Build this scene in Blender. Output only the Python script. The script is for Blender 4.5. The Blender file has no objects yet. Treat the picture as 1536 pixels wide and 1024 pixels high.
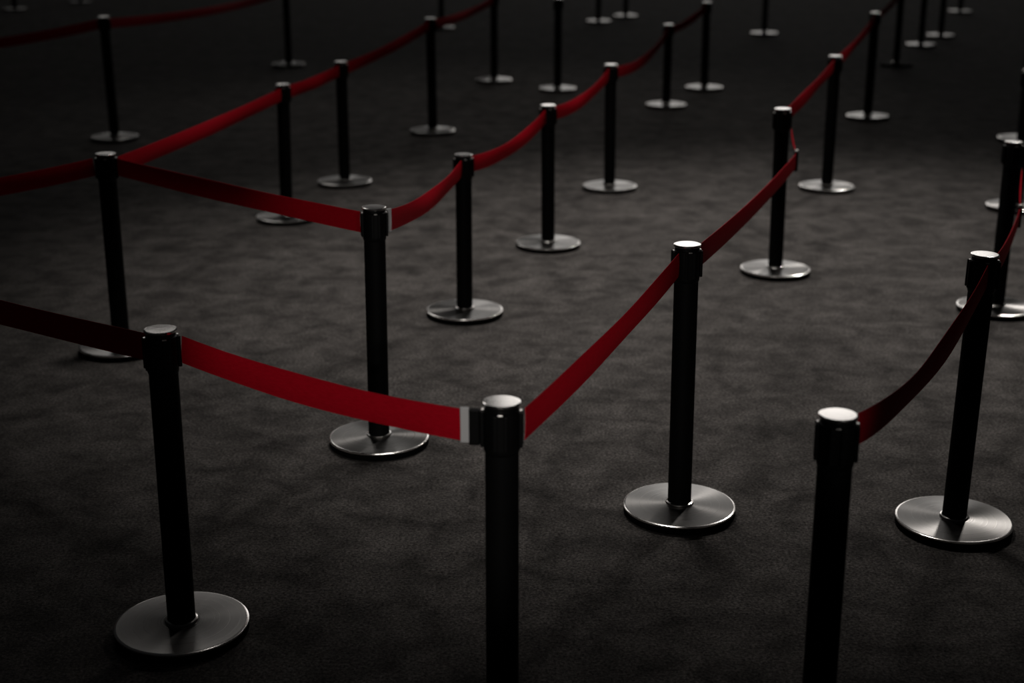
import bpy, bmesh, math, random
from mathutils import Vector, Matrix

S = bpy.context.scene
C = S.collection
random.seed(4)
PI = math.pi

# ------------------------------------------------------------------ render look
S.view_settings.view_transform = 'Standard'
S.view_settings.look = 'None'
S.view_settings.exposure = 0
S.view_settings.gamma = 1
S.cycles.use_denoising = True
S.cycles.max_bounces = 6

# ------------------------------------------------------------------ materials
def mat(name):
    m = bpy.data.materials.new(name); m.use_nodes = True
    nt = m.node_tree; nt.nodes.clear()
    out = nt.nodes.new('ShaderNodeOutputMaterial')
    return m, nt, out

def node(nt, kind, **kw):
    n = nt.nodes.new(kind)
    for k, v in kw.items():
        if k.startswith('i_'):
            n.inputs[k[2:].replace('_', ' ')].default_value = v
        else:
            setattr(n, k, v)
    return n

def make_carpet():
    m, nt, out = mat('carpet_charcoal')
    L = nt.links.new
    tc = node(nt, 'ShaderNodeTexCoord')
    b = node(nt, 'ShaderNodeBsdfPrincipled')
    b.inputs['Roughness'].default_value = 0.95
    b.inputs['Specular IOR Level'].default_value = 0.08
    big = node(nt, 'ShaderNodeTexNoise', i_Scale=1.3, i_Detail=5.0, i_Roughness=0.6)
    mp = node(nt, 'ShaderNodeMapping'); mp.inputs['Scale'].default_value = (1.0, 1.0, 1.0)
    mid = node(nt, 'ShaderNodeTexNoise', i_Scale=6.0, i_Detail=7.0, i_Roughness=0.66, i_Distortion=0.4)
    fine = node(nt, 'ShaderNodeTexNoise', i_Scale=105.0, i_Detail=3.0, i_Roughness=0.7)
    fib = node(nt, 'ShaderNodeTexVoronoi', i_Scale=170.0)
    L(tc.outputs['Object'], mp.inputs['Vector'])
    for n in (big, mid, fine, fib):
        L(mp.outputs['Vector'], n.inputs['Vector'])
    def rng(src, a, b_, c, d):
        r = node(nt, 'ShaderNodeMapRange')
        r.inputs['From Min'].default_value = a; r.inputs['From Max'].default_value = b_
        r.inputs['To Min'].default_value = c; r.inputs['To Max'].default_value = d
        L(src, r.inputs['Value']); return r.outputs['Result']
    def mul(a, b_):
        x = node(nt, 'ShaderNodeMath', operation='MULTIPLY'); L(a, x.inputs[0]); L(b_, x.inputs[1]); return x.outputs[0]
    v = mul(rng(big.outputs['Fac'], .35, .65, .84, 1.14), rng(mid.outputs['Fac'], .34, .66, .50, 1.48))
    v = mul(v, rng(fine.outputs['Fac'], .30, .70, .15, 1.85))
    v = mul(v, rng(fib.outputs['Distance'], .0, .7, 1.22, .7))
    col = node(nt, 'ShaderNodeMix', data_type='RGBA', blend_type='MULTIPLY')
    col.inputs['Factor'].default_value = 1
    col.inputs[6].default_value = (0.080, 0.0735, 0.0695, 1)
    L(v, col.inputs[7])
    L(col.outputs[2], b.inputs['Base Color'])
    bp = node(nt, 'ShaderNodeBump', i_Strength=0.6, i_Distance=0.004)
    L(fine.outputs['Fac'], bp.inputs['Height'])
    L(bp.outputs['Normal'], b.inputs['Normal'])
    L(b.outputs[0], out.inputs[0])
    return m

def make_steel(name, rough, aniso, base=0.21, streak=True):
    m, nt, out = mat(name)
    L = nt.links.new
    b = node(nt, 'ShaderNodeBsdfPrincipled')
    b.inputs['Metallic'].default_value = 1
    b.inputs['Roughness'].default_value = rough
    b.inputs['Anisotropic'].default_value = aniso
    b.inputs['Base Color'].default_value = (base, base * .97, base * .94, 1)
    if aniso:
        t = node(nt, 'ShaderNodeTangent', direction_type='RADIAL', axis='Z')
        L(t.outputs[0], b.inputs['Tangent'])
    if streak:
        # concentric brushed rings: noise read along the radius only
        tc = node(nt, 'ShaderNodeTexCoord')
        sp = node(nt, 'ShaderNodeSeparateXYZ'); L(tc.outputs['Object'], sp.inputs[0])
        cb = node(nt, 'ShaderNodeCombineXYZ'); L(sp.outputs[0], cb.inputs[0]); L(sp.outputs[1], cb.inputs[1])
        ln = node(nt, 'ShaderNodeVectorMath', operation='LENGTH'); L(cb.outputs[0], ln.inputs[0])
        nz = node(nt, 'ShaderNodeTexNoise', noise_dimensions='1D', i_Scale=260.0, i_Detail=3.0)
        L(ln.outputs['Value'], nz.inputs['W'])
        r = node(nt, 'ShaderNodeMapRange')
        r.inputs['To Min'].default_value = rough * .75; r.inputs['To Max'].default_value = rough * 1.3
        L(nz.outputs['Fac'], r.inputs['Value']); L(r.outputs[0], b.inputs['Roughness'])
    L(b.outputs[0], out.inputs[0])
    return m

def make_black(name, col, rough, spec):
    m, nt, out = mat(name)
    b = node(nt, 'ShaderNodeBsdfPrincipled')
    b.inputs['Base Color'].default_value = (col, col, col, 1)
    b.inputs['Roughness'].default_value = rough
    b.inputs['Specular IOR Level'].default_value = spec
    nz = node(nt, 'ShaderNodeTexNoise', i_Scale=90.0, i_Detail=2.0)
    bp = node(nt, 'ShaderNodeBump', i_Strength=0.05, i_Distance=0.001)
    nt.links.new(nz.outputs['Fac'], bp.inputs['Height']); nt.links.new(bp.outputs[0], b.inputs['Normal'])
    nt.links.new(b.outputs[0], out.inputs[0])
    return m

def make_webbing():
    m, nt, out = mat('red_webbing')
    L = nt.links.new
    tc = node(nt, 'ShaderNodeTexCoord')
    wv = node(nt, 'ShaderNodeTexNoise', i_Scale=60.0, i_Detail=4.0)
    mp = node(nt, 'ShaderNodeMapping'); mp.inputs['Scale'].default_value = (1, 1, 6)
    L(tc.outputs['Object'], mp.inputs[0]); L(mp.outputs[0], wv.inputs['Vector'])
    ramp = node(nt, 'ShaderNodeValToRGB')
    ramp.color_ramp.elements[0].position = .25; ramp.color_ramp.elements[0].color = (.40, .003, .012, 1)
    ramp.color_ramp.elements[1].position = .75; ramp.color_ramp.elements[1].color = (.54, .005, .020, 1)
    L(wv.outputs['Fac'], ramp.inputs[0])
    b = node(nt, 'ShaderNodeBsdfPrincipled')
    b.inputs['Roughness'].default_value = .55
    b.inputs['Specular IOR Level'].default_value = .03
    b.inputs['Sheen Weight'].default_value = .0
    b.inputs['Sheen Tint'].default_value = (1, .4, .4, 1)
    tr = node(nt, 'ShaderNodeBsdfTranslucent')
    mx = node(nt, 'ShaderNodeMixShader'); mx.inputs[0].default_value = .25
    L(ramp.outputs[0], b.inputs['Base Color']); L(ramp.outputs[0], tr.inputs['Color'])
    L(b.outputs[0], mx.inputs[1]); L(tr.outputs[0], mx.inputs[2]); L(mx.outputs[0], out.inputs[0])
    return m

CARPET = make_carpet()
PLATE = make_steel('brushed_steel_plate', .30, .85)
RIM = make_steel('polished_steel_rim', .22, 0, .9, False)
CAP = make_steel('brushed_steel_cap', .17, .10, .80)
CHROME = make_steel('bright_steel', .35, 0, .8, False)
BLACK = make_black('black_powder_coat', .003, .6, .06)
PLASTIC = make_black('black_plastic', .0025, .5, .10)
SATIN = make_black('satin_nickel', .42, .4, .5)
RUBBER = make_black('black_rubber', .002, .85, .05)
RED = make_webbing()

# ------------------------------------------------------------------ mesh helpers
def lathe(profile, n=64, closed=True):
    bm = bmesh.new()
    rings = []
    for r, z in profile:
        if r < 1e-6:
            rings.append([bm.verts.new((0, 0, z))])
        else:
            rings.append([bm.verts.new((r * math.cos(2 * PI * k / n), r * math.sin(2 * PI * k / n), z)) for k in range(n)])
    for a, b in zip(rings[:-1], rings[1:]):
        for k in range(n):
            k2 = (k + 1) % n
            if len(a) == 1 and len(b) == 1: continue
            if len(a) == 1: bm.faces.new((a[0], b[k2], b[k]))
            elif len(b) == 1: bm.faces.new((a[k], a[k2], b[0]))
            else: bm.faces.new((a[k], a[k2], b[k2], b[k]))
    bmesh.ops.recalc_face_normals(bm, faces=bm.faces)
    return bm

def add_box(bm, sx, sy, sz, loc=(0, 0, 0), rotz=0, bevel=0):
    t = bmesh.new()
    bmesh.ops.create_cube(t, size=1)
    bmesh.ops.scale(t, vec=(sx, sy, sz), verts=t.verts)
    if bevel:
        bmesh.ops.bevel(t, geom=t.edges[:], offset=bevel, segments=2, affect='EDGES', profile=.5)
    bmesh.ops.translate(t, vec=loc, verts=t.verts)
    bmesh.ops.rotate(t, cent=(0, 0, 0), matrix=Matrix.Rotation(rotz, 3, 'Z'), verts=t.verts)
    me = bpy.data.meshes.new('tmp'); t.to_mesh(me); t.free()
    bm.from_mesh(me); bpy.data.meshes.remove(me)

def obj(name, bm, m, parent=None, smooth=None):
    me = bpy.data.meshes.new(name)
    bm.to_mesh(me); bm.free()
    me.materials.append(m)
    if smooth is not None:
        for p in me.polygons: p.use_smooth = True
        me.set_sharp_from_angle(angle=smooth)
    o = bpy.data.objects.new(name, me); C.objects.link(o)
    if parent: o.parent = parent
    return o

# ------------------------------------------------------------------ floor
bm = bmesh.new()
bmesh.ops.create_grid(bm, x_segments=8, y_segments=8, size=1)
bmesh.ops.scale(bm, vec=(26, 26, 1), verts=bm.verts)
bmesh.ops.translate(bm, vec=(0, 18, 0), verts=bm.verts)
fl = obj('floor', bm, CARPET); fl['kind'] = 'structure'; fl['label'] = 'dark charcoal mottled carpet'

# ------------------------------------------------------------------ barrier post prototype
R = .180          # base plate radius
RP = .0375        # pole radius
RH = .0405        # head radius
RC = .0420        # cap radius
HEAD = .118       # head length below the cap

def add_head(root):
    head = obj('head', lathe([(0, -HEAD), (RP, -HEAD), (RH - .001, -HEAD + .004), (RH, -HEAD + .010), (RH, -.020),
                              (RH - .003, -.018), (RH - .003, -.007), (0, -.007)], 48), PLASTIC, root, math.radians(40))
    for k in range(4):
        a = k * PI / 2
        b = bmesh.new()
        # slotted receiver: two upright rails and a back web
        for s in (-1, 1):
            add_box(b, .008, .009, .082, (RH + .002, s * .0115, -.062), a, .0015)
        add_box(b, .003, .020, .082, (RH + .0005, 0, -.062), a)
        obj('belt_slot', b, PLASTIC, head)
        b = bmesh.new()
        add_box(b, .0055, .011, .0030, (RH + .0015, 0, -.0195), a, .0008)
        obj('slot_pin', b, CHROME, head)
    return head

def make_post():
    root = bpy.data.objects.new('barrier_post', None); C.objects.link(root)
    root.empty_display_size = .1
    base = obj('base_plate', lathe([(RP + .004, .0385), (.0450, .0354), (.0500, .0346), (R - .0065, .0298)], 96), PLATE, root, math.radians(30))
    obj('rim', lathe([(R - .0065, .0298), (R - .0018, .0289), (R - .0004, .0282), (R, .0270), (R, .0235), (R - .004, .0230)], 96), RIM, base, math.radians(18))
    obj('rubber_foot', lathe([(0, 0), (R - .004, 0), (R - .001, .003), (R - .001, .0232), (R - .008, .0245), (0, .0245)], 72), RUBBER, base, math.radians(40))
    obj('collar', lathe([(RP + .001, .037), (RP + .006, .0385), (RP + .0058, .0415), (RP + .001, .0430)], 48), RIM, root, math.radians(60))
    pole = obj('pole', lathe([(0, 0), (RP, 0), (RP, 1), (0, 1)], 48), BLACK, root, math.radians(40))
    head = add_head(root)
    obj('cap', lathe([(0, -.0068), (RC - .0005, -.0068), (RC, -.0060), (RC, -.0022), (RC - .0006, -.0010), (RC - .0032, -.0004), (0, .0002)], 64), CAP, root, math.radians(10))
    return root

proto = make_post()
used = [False]
POSTS = {}

def copy_tree(o, parent=None):
    c = o.copy(); C.objects.link(c)
    if parent: c.parent = parent
    for ch in list(o.children): copy_tree(ch, c)
    return c

def place(key, x, y, h, lean, label, turn=0.0):
    r = proto if not used[0] else copy_tree(proto)
    used[0] = True
    r.location = (x, y, 0)
    r.rotation_euler = (0, 0, turn)
    r['label'] = label; r['category'] = 'barrier post'; r['group'] = 'black belt barrier posts'
    tilt = math.atan2(lean, h)
    # lean acts in world x, children live in the turned frame
    q = Matrix.Rotation(-turn, 3, 'Z') @ Matrix.Rotation(tilt, 3, 'Y') @ Matrix.Rotation(turn, 3, 'Z')
    e = q.to_euler()
    for ch in r.children:
        n = ch.name.split('.')[0]
        if n == 'pole':
            ch.rotation_euler = e; ch.scale = (1, 1, h - HEAD + .002 - .030)
            ch.location = q @ Vector((0, 0, .030))
        elif n in ('head', 'cap'):
            ch.rotation_euler = e
            ch.location = q @ Vector((0, 0, h))
    POSTS[key] = (Vector((x + lean, y, h)), r)
    return r

T = math.radians
DATA = [
 # key, x, y, height, lean, turn, label
 ('front_left', -.895, 3.544, .859, .001, 25, 'nearest post at lower left, whole steel base plate in view, unlit belt on its left'),
 ('front_mid', -.022, 2.983, .865, 0, -4, 'nearest post at bottom centre, bright cap, silver belt clip on its left'),
 ('front_right', .692, 2.902, .865, 0, -10, 'nearest post at bottom right, foot out of frame, sagging belt leaving its right side'),
 ('right', 1.394, 4.222, .887, .016, -4, 'post near right edge, complete steel plate, sagging red belt ending on its front'),
 ('centre', .540, 4.332, .891, -.005, 8, 'post right of the centre, long belt from the bottom centre post ending on its head'),
 ('corner', -.482, 4.944, .875, .005, 12, 'corner post left of centre joining two red belts, foot behind the front belt'),
 ('row_a', -.223, 6.601, .764, .001, 15, 'first post up the middle row behind the corner post'),
 ('row_b', .202, 7.962, .794, -.005, 15, 'second post up the middle row behind the corner post'),
 ('row_c', .650, 9.583, .825, -.007, 15, 'third post up the middle row behind the corner post'),
 ('row_d', 1.411, 13.381, .742, .002, 15, 'fourth post up the middle row behind the corner post, small cap near the top'),
 ('row_e', 1.911, 14.588, .850, -.005, 15, 'fifth and last post of the middle row, cap at the top edge of the photo'),
 ('r_a', 1.375, 7.377, .860, -.007, 5, 'post behind the tall centre right one, dangling belt clip beside its pole'),
 ('r_b', 2.097, 9.578, .881, .002, 10, 'second post up the right row, directly behind the post with the dangling clip'),
 ('r_c', 3.092, 12.683, .904, .005, 10, 'third post up the right row, cap just below top edge, bright streaked plate'),
 ('r_d', 4.321, 16.576, .865, 0, 10, 'fourth post up the right row, with dull black base plate'),
 ('left_corner', -1.701, 6.054, .865, 0, 10, 'left post where three red belts meet, its foot hidden in the dark'),
 ('l_a', -1.363, 8.642, .819, .013, 15, 'first post up the left row, foot half hidden behind the crossing belt'),
 ('l_b', -1.133, 9.750, .825, .001, 15, 'second post up the left row, close behind the first, whole plate visible'),
 ('l_c', -.648, 11.898, .923, -.006, 15, 'third post up the left row, cap just below the top edge'),
 ('l_d', -.184, 15.175, .880, 0, 15, 'fourth post up the left row, cut by the top edge of the photo'),
 ('far_left', -3.166, 11.575, .962, -.012, 0, 'dim post at upper left with steel plate, standing behind the post where three belts meet'),
 ('far_left_b', -2.506, 16.548, .865, 0, 0, 'upper left post cut by the top edge, plate standing clear above the left row belt'),
 ('mid_b', .450, 14.495, .890, 0, 0, 'post cut by top edge, just right of the left row\'s fourth post'),
 ('back_a', 3.432, 20.179, .865, 0, 0, 'far post cut by the top edge, small plate alone between middle and right rows'),
 ('back_b', -.997, 20.995, .865, 0, 0, 'far post just behind the left row\'s third cap, mostly dark plate'),
 ('back_c', 5.161, 18.676, .865, 0, 0, 'far upper right post whose plate shows just right of the dull black plate'),
 ('back_d', 5.753, 19.884, .865, 0, 0, 'far upper right post with the second plate right of the dull black plate'),
 ('back_e', 7.169, 23.825, .865, 0, 0, 'barely visible farthest post at the upper right corner, lost in darkness'),
 ('edge_a', 2.301, 6.664, .813, .006, 0, 'post at the right edge behind the complete right post, plate partly hidden by that post'),
 ('edge_b', 3.154, 8.957, .865, 0, 0, 'post at the right edge showing only a slice of plate behind a nearer pole'),
 ('edge_c', 4.041, 11.516, .865, 0, 0, 'farthest post on the right edge, pole and plate cut by the frame'),
 ('dim_a', -8.077, 24.209, .865, 0, 0, 'farthest post in the upper left corner, a faint pale plate in darkness'),
 ('dim_b', -7.458, 25.775, .865, 0, 0, 'barely lit far post at the top edge right of the upper left corner'),
 ('dim_c', 1.279, 22.050, .865, 0, 0, 'far dark post at top edge above the middle row, left one of a dim pair'),
 ('dim_d', 1.753, 22.982, .865, 0, 0, 'far dark post at top edge above the middle row, right one of a dim pair'),
 ('out_a', -2.30, 4.52, .865, 0, 0, 'post beyond the left edge holding the far end of the unlit front belt'),
 ('out_b', -3.00, 5.08, .865, 0, 0, 'post beyond the left edge holding the far end of the middle left belt'),
 ('out_c', -4.70, 10.24, .865, 0, 0, 'post beyond the left edge holding the far end of the upper left belt'),
]
for key, x, y, h, lean, turn, lab in DATA:
    rt = place(key, x, y, h, lean, lab, T(turn))
    if key == 'r_d':      # plate and rim of this post take the black rubber material
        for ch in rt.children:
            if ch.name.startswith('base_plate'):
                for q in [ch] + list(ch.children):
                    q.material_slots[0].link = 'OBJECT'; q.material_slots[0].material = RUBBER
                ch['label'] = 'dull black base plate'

# ------------------------------------------------------------------ belts
BW = .074        # webbing width
BT = .0016       # webbing thickness
TOP = .020       # top edge of the webbing below the cap

def strip(pts, ups, w=BW, th=BT, cup=.0055):
    """flat webbing swept along centre-line pts, wide along ups"""
    bm = bmesh.new()
    rows = []
    n = len(pts)
    for i, (p, u) in enumerate(zip(pts, ups)):
        t = (pts[min(i + 1, n - 1)] - pts[max(i - 1, 0)]).normalized()
        u = (u - t * u.dot(t)).normalized()
        s = t.cross(u).normalized()
        ring = []
        k = cup * math.sin(PI * (.12 + .76 * i / (n - 1)))      # webbing bows across its width between its ends
        for a, b in ((-1, -1), (-.66, -1), (-.33, -1), (0, -1), (.33, -1), (.66, -1), (1, -1), (1, 1), (.66, 1), (.33, 1), (0, 1), (-.33, 1), (-.66, 1), (-1, 1)):
            ring.append(bm.verts.new(p + u * (a * w / 2) + s * (b * th / 2 + k * (1 - a * a))))
        rows.append(ring)
    for a, b in zip(rows[:-1], rows[1:]):
        m = len(a)
        for k in range(m):
            bm.faces.new((a[k], a[(k + 1) % m], b[(k + 1) % m], b[k]))
    bm.faces.new(rows[0]); bm.faces.new(rows[-1][::-1])
    bmesh.ops.recalc_face_normals(bm, faces=bm.faces)
    return bm

def clip(parent, p, d, out=.032):
    """steel end plate and black plug; p = end of the webbing, d = horizontal direction away from the webbing"""
    a = math.atan2(d.y, d.x)
    b = bmesh.new(); add_box(b, .019, .0065, .082, (.0085, 0, 0), 0, .0012)
    bmesh.ops.rotate(b, cent=(0, 0, 0), matrix=Matrix.Rotation(a, 3, 'Z'), verts=b.verts)
    c = obj('belt_clip', b, SATIN, parent); c.location = p; c['label'] = 'silver belt clip'
    b = bmesh.new(); add_box(b, out, .017, .084, (.018 + out / 2, 0, -.004), 0, .003)
    bmesh.ops.rotate(b, cent=(0, 0, 0), matrix=Matrix.Rotation(a, 3, 'Z'), verts=b.verts)
    obj('plug', b, PLASTIC, c)

def belt(k0, k1, label, az0=None, az1=None, sag=.02, clip0=False, clip1=False, r0=None, r1=None, tilt=0.0, dz0=0, dz1=0):
    A, ra = POSTS[k0]; B, rb = POSTS[k1]
    flat = Vector((B.x - A.x, B.y - A.y, 0)).normalized()
    def end(P, az, d, r, dz):
        v = d if az is None else Vector((math.cos(T(az)), math.sin(T(az)), 0))
        return P + v * r + Vector((0, 0, -TOP - BW / 2 + dz)), v
    r0 = r0 or (.082 if clip0 else .0515); r1 = r1 or (.082 if clip1 else .0515)
    p0, v0 = end(A, az0, flat, r0, dz0)
    p1, v1 = end(B, az1, -flat, r1, dz1)
    N = 28
    wob, ph = random.uniform(.05, .13), random.uniform(0, 6.28)
    pts, ups = [], []
    side = flat.cross(Vector((0, 0, 1)))
    for i in range(N + 1):
        t = i / N
        p = p0.lerp(p1, t); p.z -= sag * 4 * t * (1 - t)
        pts.append(p)
        tw = math.sin(t * PI) * (tilt + wob * math.sin(t * 9 + ph))
        ups.append(Vector((0, 0, 1)) * math.cos(tw) + side * math.sin(tw))
    root = obj('barrier_belt', strip([p - p0 for p in pts], ups), RED, None, math.radians(30))
    root.location = p0
    root['label'] = label; root['category'] = 'belt'; root['group'] = 'red retractable belts'
    if clip0: clip(root, Vector((0, 0, 0)), -v0, max(.002, r0 - .018 - .0478))
    if clip1: clip(root, p1 - p0, -v1, max(.002, r1 - .018 - .0478))
    return root

belt('front_left', 'front_mid', 'bright red belt across the front, silver clip where it meets the bottom centre post', az0=5, az1=176, sag=.020, clip1=True, r1=.090)
belt('out_a', 'front_left', 'unlit black-looking belt running from the left edge to the nearest left post', az1=150, sag=.010)
belt('front_mid', 'centre', 'long red belt rising from the bottom centre post to the post right of the centre', az0=12, az1=-125, sag=.016)
belt('front_right', 'right', 'sagging red belt between the bottom right post and the post near right edge', az0=45, az1=-95, sag=.075, clip0=True, r0=.072)
belt('left_corner', 'corner', 'red belt slanting down from the left three-belt post to the corner post', az0=-12, az1=165, sag=.006)
belt('out_b', 'left_corner', 'red belt from the left edge to the post where three belts meet', az1=190, sag=.045)
belt('left_corner', 'l_a', 'long red belt from the three-belt post to the left row\'s first post', az0=35, sag=.010)
belt('l_a', 'l_b', 'short red belt between the first and second posts of the left row', sag=.01)
belt('l_b', 'l_c', 'red belt between the second and third posts of the left row', sag=.02)
belt('l_c', 'l_d', 'red belt climbing out of the top edge behind the left row\'s third post', sag=.03)
belt('out_c', 'far_left', 'dim red belt from the upper left edge to the dim upper left post', sag=.05)
belt('far_left', 'far_left_b', 'dim red belt leaving the top edge right of the dim upper left post', sag=.05)
belt('corner', 'row_a', 'bright red belt from corner post to the first middle row post', az0=42, sag=.035, clip0=True, r0=.072)
belt('row_a', 'row_b', 'sagging red belt between the first and second posts of the middle row', sag=.05)
belt('row_b', 'row_c', 'sagging dark red belt between the second and third posts of the middle row', sag=.05)
belt('row_c', 'row_d', 'sagging dark red belt between the third and fourth posts of the middle row', sag=.09)
belt('row_d', 'row_e', 'short dim belt at the top edge between the last two middle row posts', sag=.03)
belt('r_a', 'r_b', 'bright red belt from the post with the dangling clip to the next post', sag=.01)
belt('r_b', 'r_c', 'dark red belt between the second and third posts of the right row', sag=.02)
belt('r_c', 'r_d', 'dim belt leaving the top edge behind the right row\'s third post', sag=.02)

def hanging(k0, az0, ke, az1, elbow, label, sag, low=.10):
    """belt clipped in mid air, its thin tail running edge-on up to the next post"""
    A, _ = POSTS[k0]; B, _ = POSTS[ke]
    v = Vector((math.cos(T(az0)), math.sin(T(az0)), 0))
    p0 = A + v * .0515 + Vector((0, 0, -TOP - BW / 2))
    e = Vector(elbow)
    N = 28; pts = []; ups = []
    for i in range(N + 1):
        t = i / N; p = p0.lerp(e, t); p.z -= sag * 4 * t * (1 - t)
        pts.append(p - p0); ups.append(Vector((0, 0, 1)))
    root = obj('barrier_belt', strip(pts, ups), RED, None, math.radians(30)); root.location = p0
    root['label'] = label; root['category'] = 'belt'; root['group'] = 'red retractable belts'
    d = Vector((e.x - p0.x, e.y - p0.y, 0)).normalized()
    c = bmesh.new(); add_box(c, .026, .020, .092, (.010, 0, -.004), 0, .004)
    bmesh.ops.rotate(c, cent=(0, 0, 0), matrix=Matrix.Rotation(math.atan2(d.y, d.x), 3, 'Z'), verts=c.verts)
    cl = obj('belt_clip', c, PLASTIC, root); cl.location = e - p0; cl['label'] = 'black belt clip'
    c = bmesh.new(); add_box(c, .016, .014, .010, (0, 0, 0), 0, .002)
    pn = obj('clip_pin', c, CHROME, cl); pn.location = (d.x * .010, d.y * .010, .047)
    w = Vector((math.cos(T(az1)), math.sin(T(az1)), 0))
    q0 = e + d * .012 + Vector((0, 0, .040)); q1 = B + w * .051 + Vector((0, 0, -low))
    tp = [];tu = []
    tang = (q1 - q0).normalized(); view = Vector((q0.x, q0.y, -1.05)).normalized()
    for i in range(13):
        t = i / 12; p = q0.lerp(q1, t); p += Vector((0, 0, -.012)) * 4 * t * (1 - t)
        tp.append(p - p0); tu.append(view)
    obj('tail', strip(tp, tu, .030), RED, root, math.radians(30))

hanging('centre', 50, 'r_a', -15, (1.355, 6.90, .678),
        'dark red belt rising from the post right of the centre to a dangling black clip', .02, .112)
hanging('right', 40, 'edge_a', -40, (2.22, 6.25, .55),
        'dark red belt behind the near right post, ending in a clip at the right edge', .03, .13)

# ------------------------------------------------------------------ light
def aim(o, target):
    d = Vector(target) - o.location
    o.rotation_euler = d.to_track_quat('-Z', 'Y').to_euler()

def spot(name, loc, target, power, angle, blend, radius, col=(1, .95, .9)):
    l = bpy.data.lights.new(name, 'SPOT'); l.energy = power; l.spot_size = T(angle); l.spot_blend = blend
    l.shadow_soft_size = radius; l.color = col
    o = bpy.data.objects.new(name, l); C.objects.link(o); o.location = loc; aim(o, target)
    return o

def area(name, loc, target, power, sx, sy, col=(1, .96, .92), spread=180):
    l = bpy.data.lights.new(name, 'AREA'); l.energy = power; l.shape = 'RECTANGLE'; l.size = sx; l.size_y = sy
    l.color = col; l.spread = T(spread)
    o = bpy.data.objects.new(name, l); C.objects.link(o); o.location = loc; aim(o, target)
    return o

key = spot('stage_lamp', (8.4, 20.0, 12.5), (1.6, 7.8, 0), 4300, 19.5, 1.0, .7)
pool = spot('ceiling_lamp', (.1, 7.5, 7.5), (.85, 7.3, 0), 1330, 60, 1.0, .5)
pool2 = spot('far_pool_fill', (.2, 13.0, 8.0), (.1, 12.8, 0), 190, 66, 1.0, .5)  # extra spot added to carry the floor pool further back
front = spot('front_belt_fill', (-.4, -.5, 2.0), (-.14, 3.6, .84), 185, 21.5, .5, .05)  # spot added behind the camera to brighten the front belts
side = spot('side_belt_fill', (2.2, -1.0, 2.2), (.14, 3.55, .82), 150, 13, .9, .05)  # narrow spot added to lift the belt between front_mid and centre
panel = area('back_reflection_fill', (15.6, 120.0, 29.9), (.8, 5.0, .5), 5700, 33.0, 39.0)  # unseen panel added for the caps and plates to reflect
panel2 = area('left_reflection_fill', (-23.5, 120.0, 12.0), (-2.0, 10.0, .3), 850, 41.0, 15.5)  # second unseen panel, added for highlights on the left rows' plates
panel3 = area('right_cap_fill', (36.8, 118.0, 28.7), (1.4, 4.2, .9), 810, 10.4, 15.6)  # unseen panel added so the right post's cap catches a highlight
panel4 = area('left_plate_fill', (-5.6, 23.5, 10.8), (-.9, 3.5, 0), 5, 3.4, 3.2, spread=45)  # small panel added to brighten the front left base plate

w = bpy.data.worlds.new('dark_hall'); S.world = w; w.use_nodes = True
w.node_tree.nodes['Background'].inputs[0].default_value = (.9, .95, 1, 1)
w.node_tree.nodes['Background'].inputs[1].default_value = .004

# ------------------------------------------------------------------ camera
cd = bpy.data.cameras.new('camera'); cam = bpy.data.objects.new('camera', cd); C.objects.link(cam)
cam.location = (0, 0, 1.93308)
cam.rotation_euler = (PI / 2 - .303113, 0, 0)
cam.rotation_mode = 'XYZ'
cd.sensor_fit = 'HORIZONTAL'; cd.sensor_width = 36; cd.lens = 51.2265
cd.clip_end = 200
cd.dof.use_dof = True; cd.dof.focus_distance = 4.2; cd.dof.aperture_fstop = 2.2
S.camera = cam
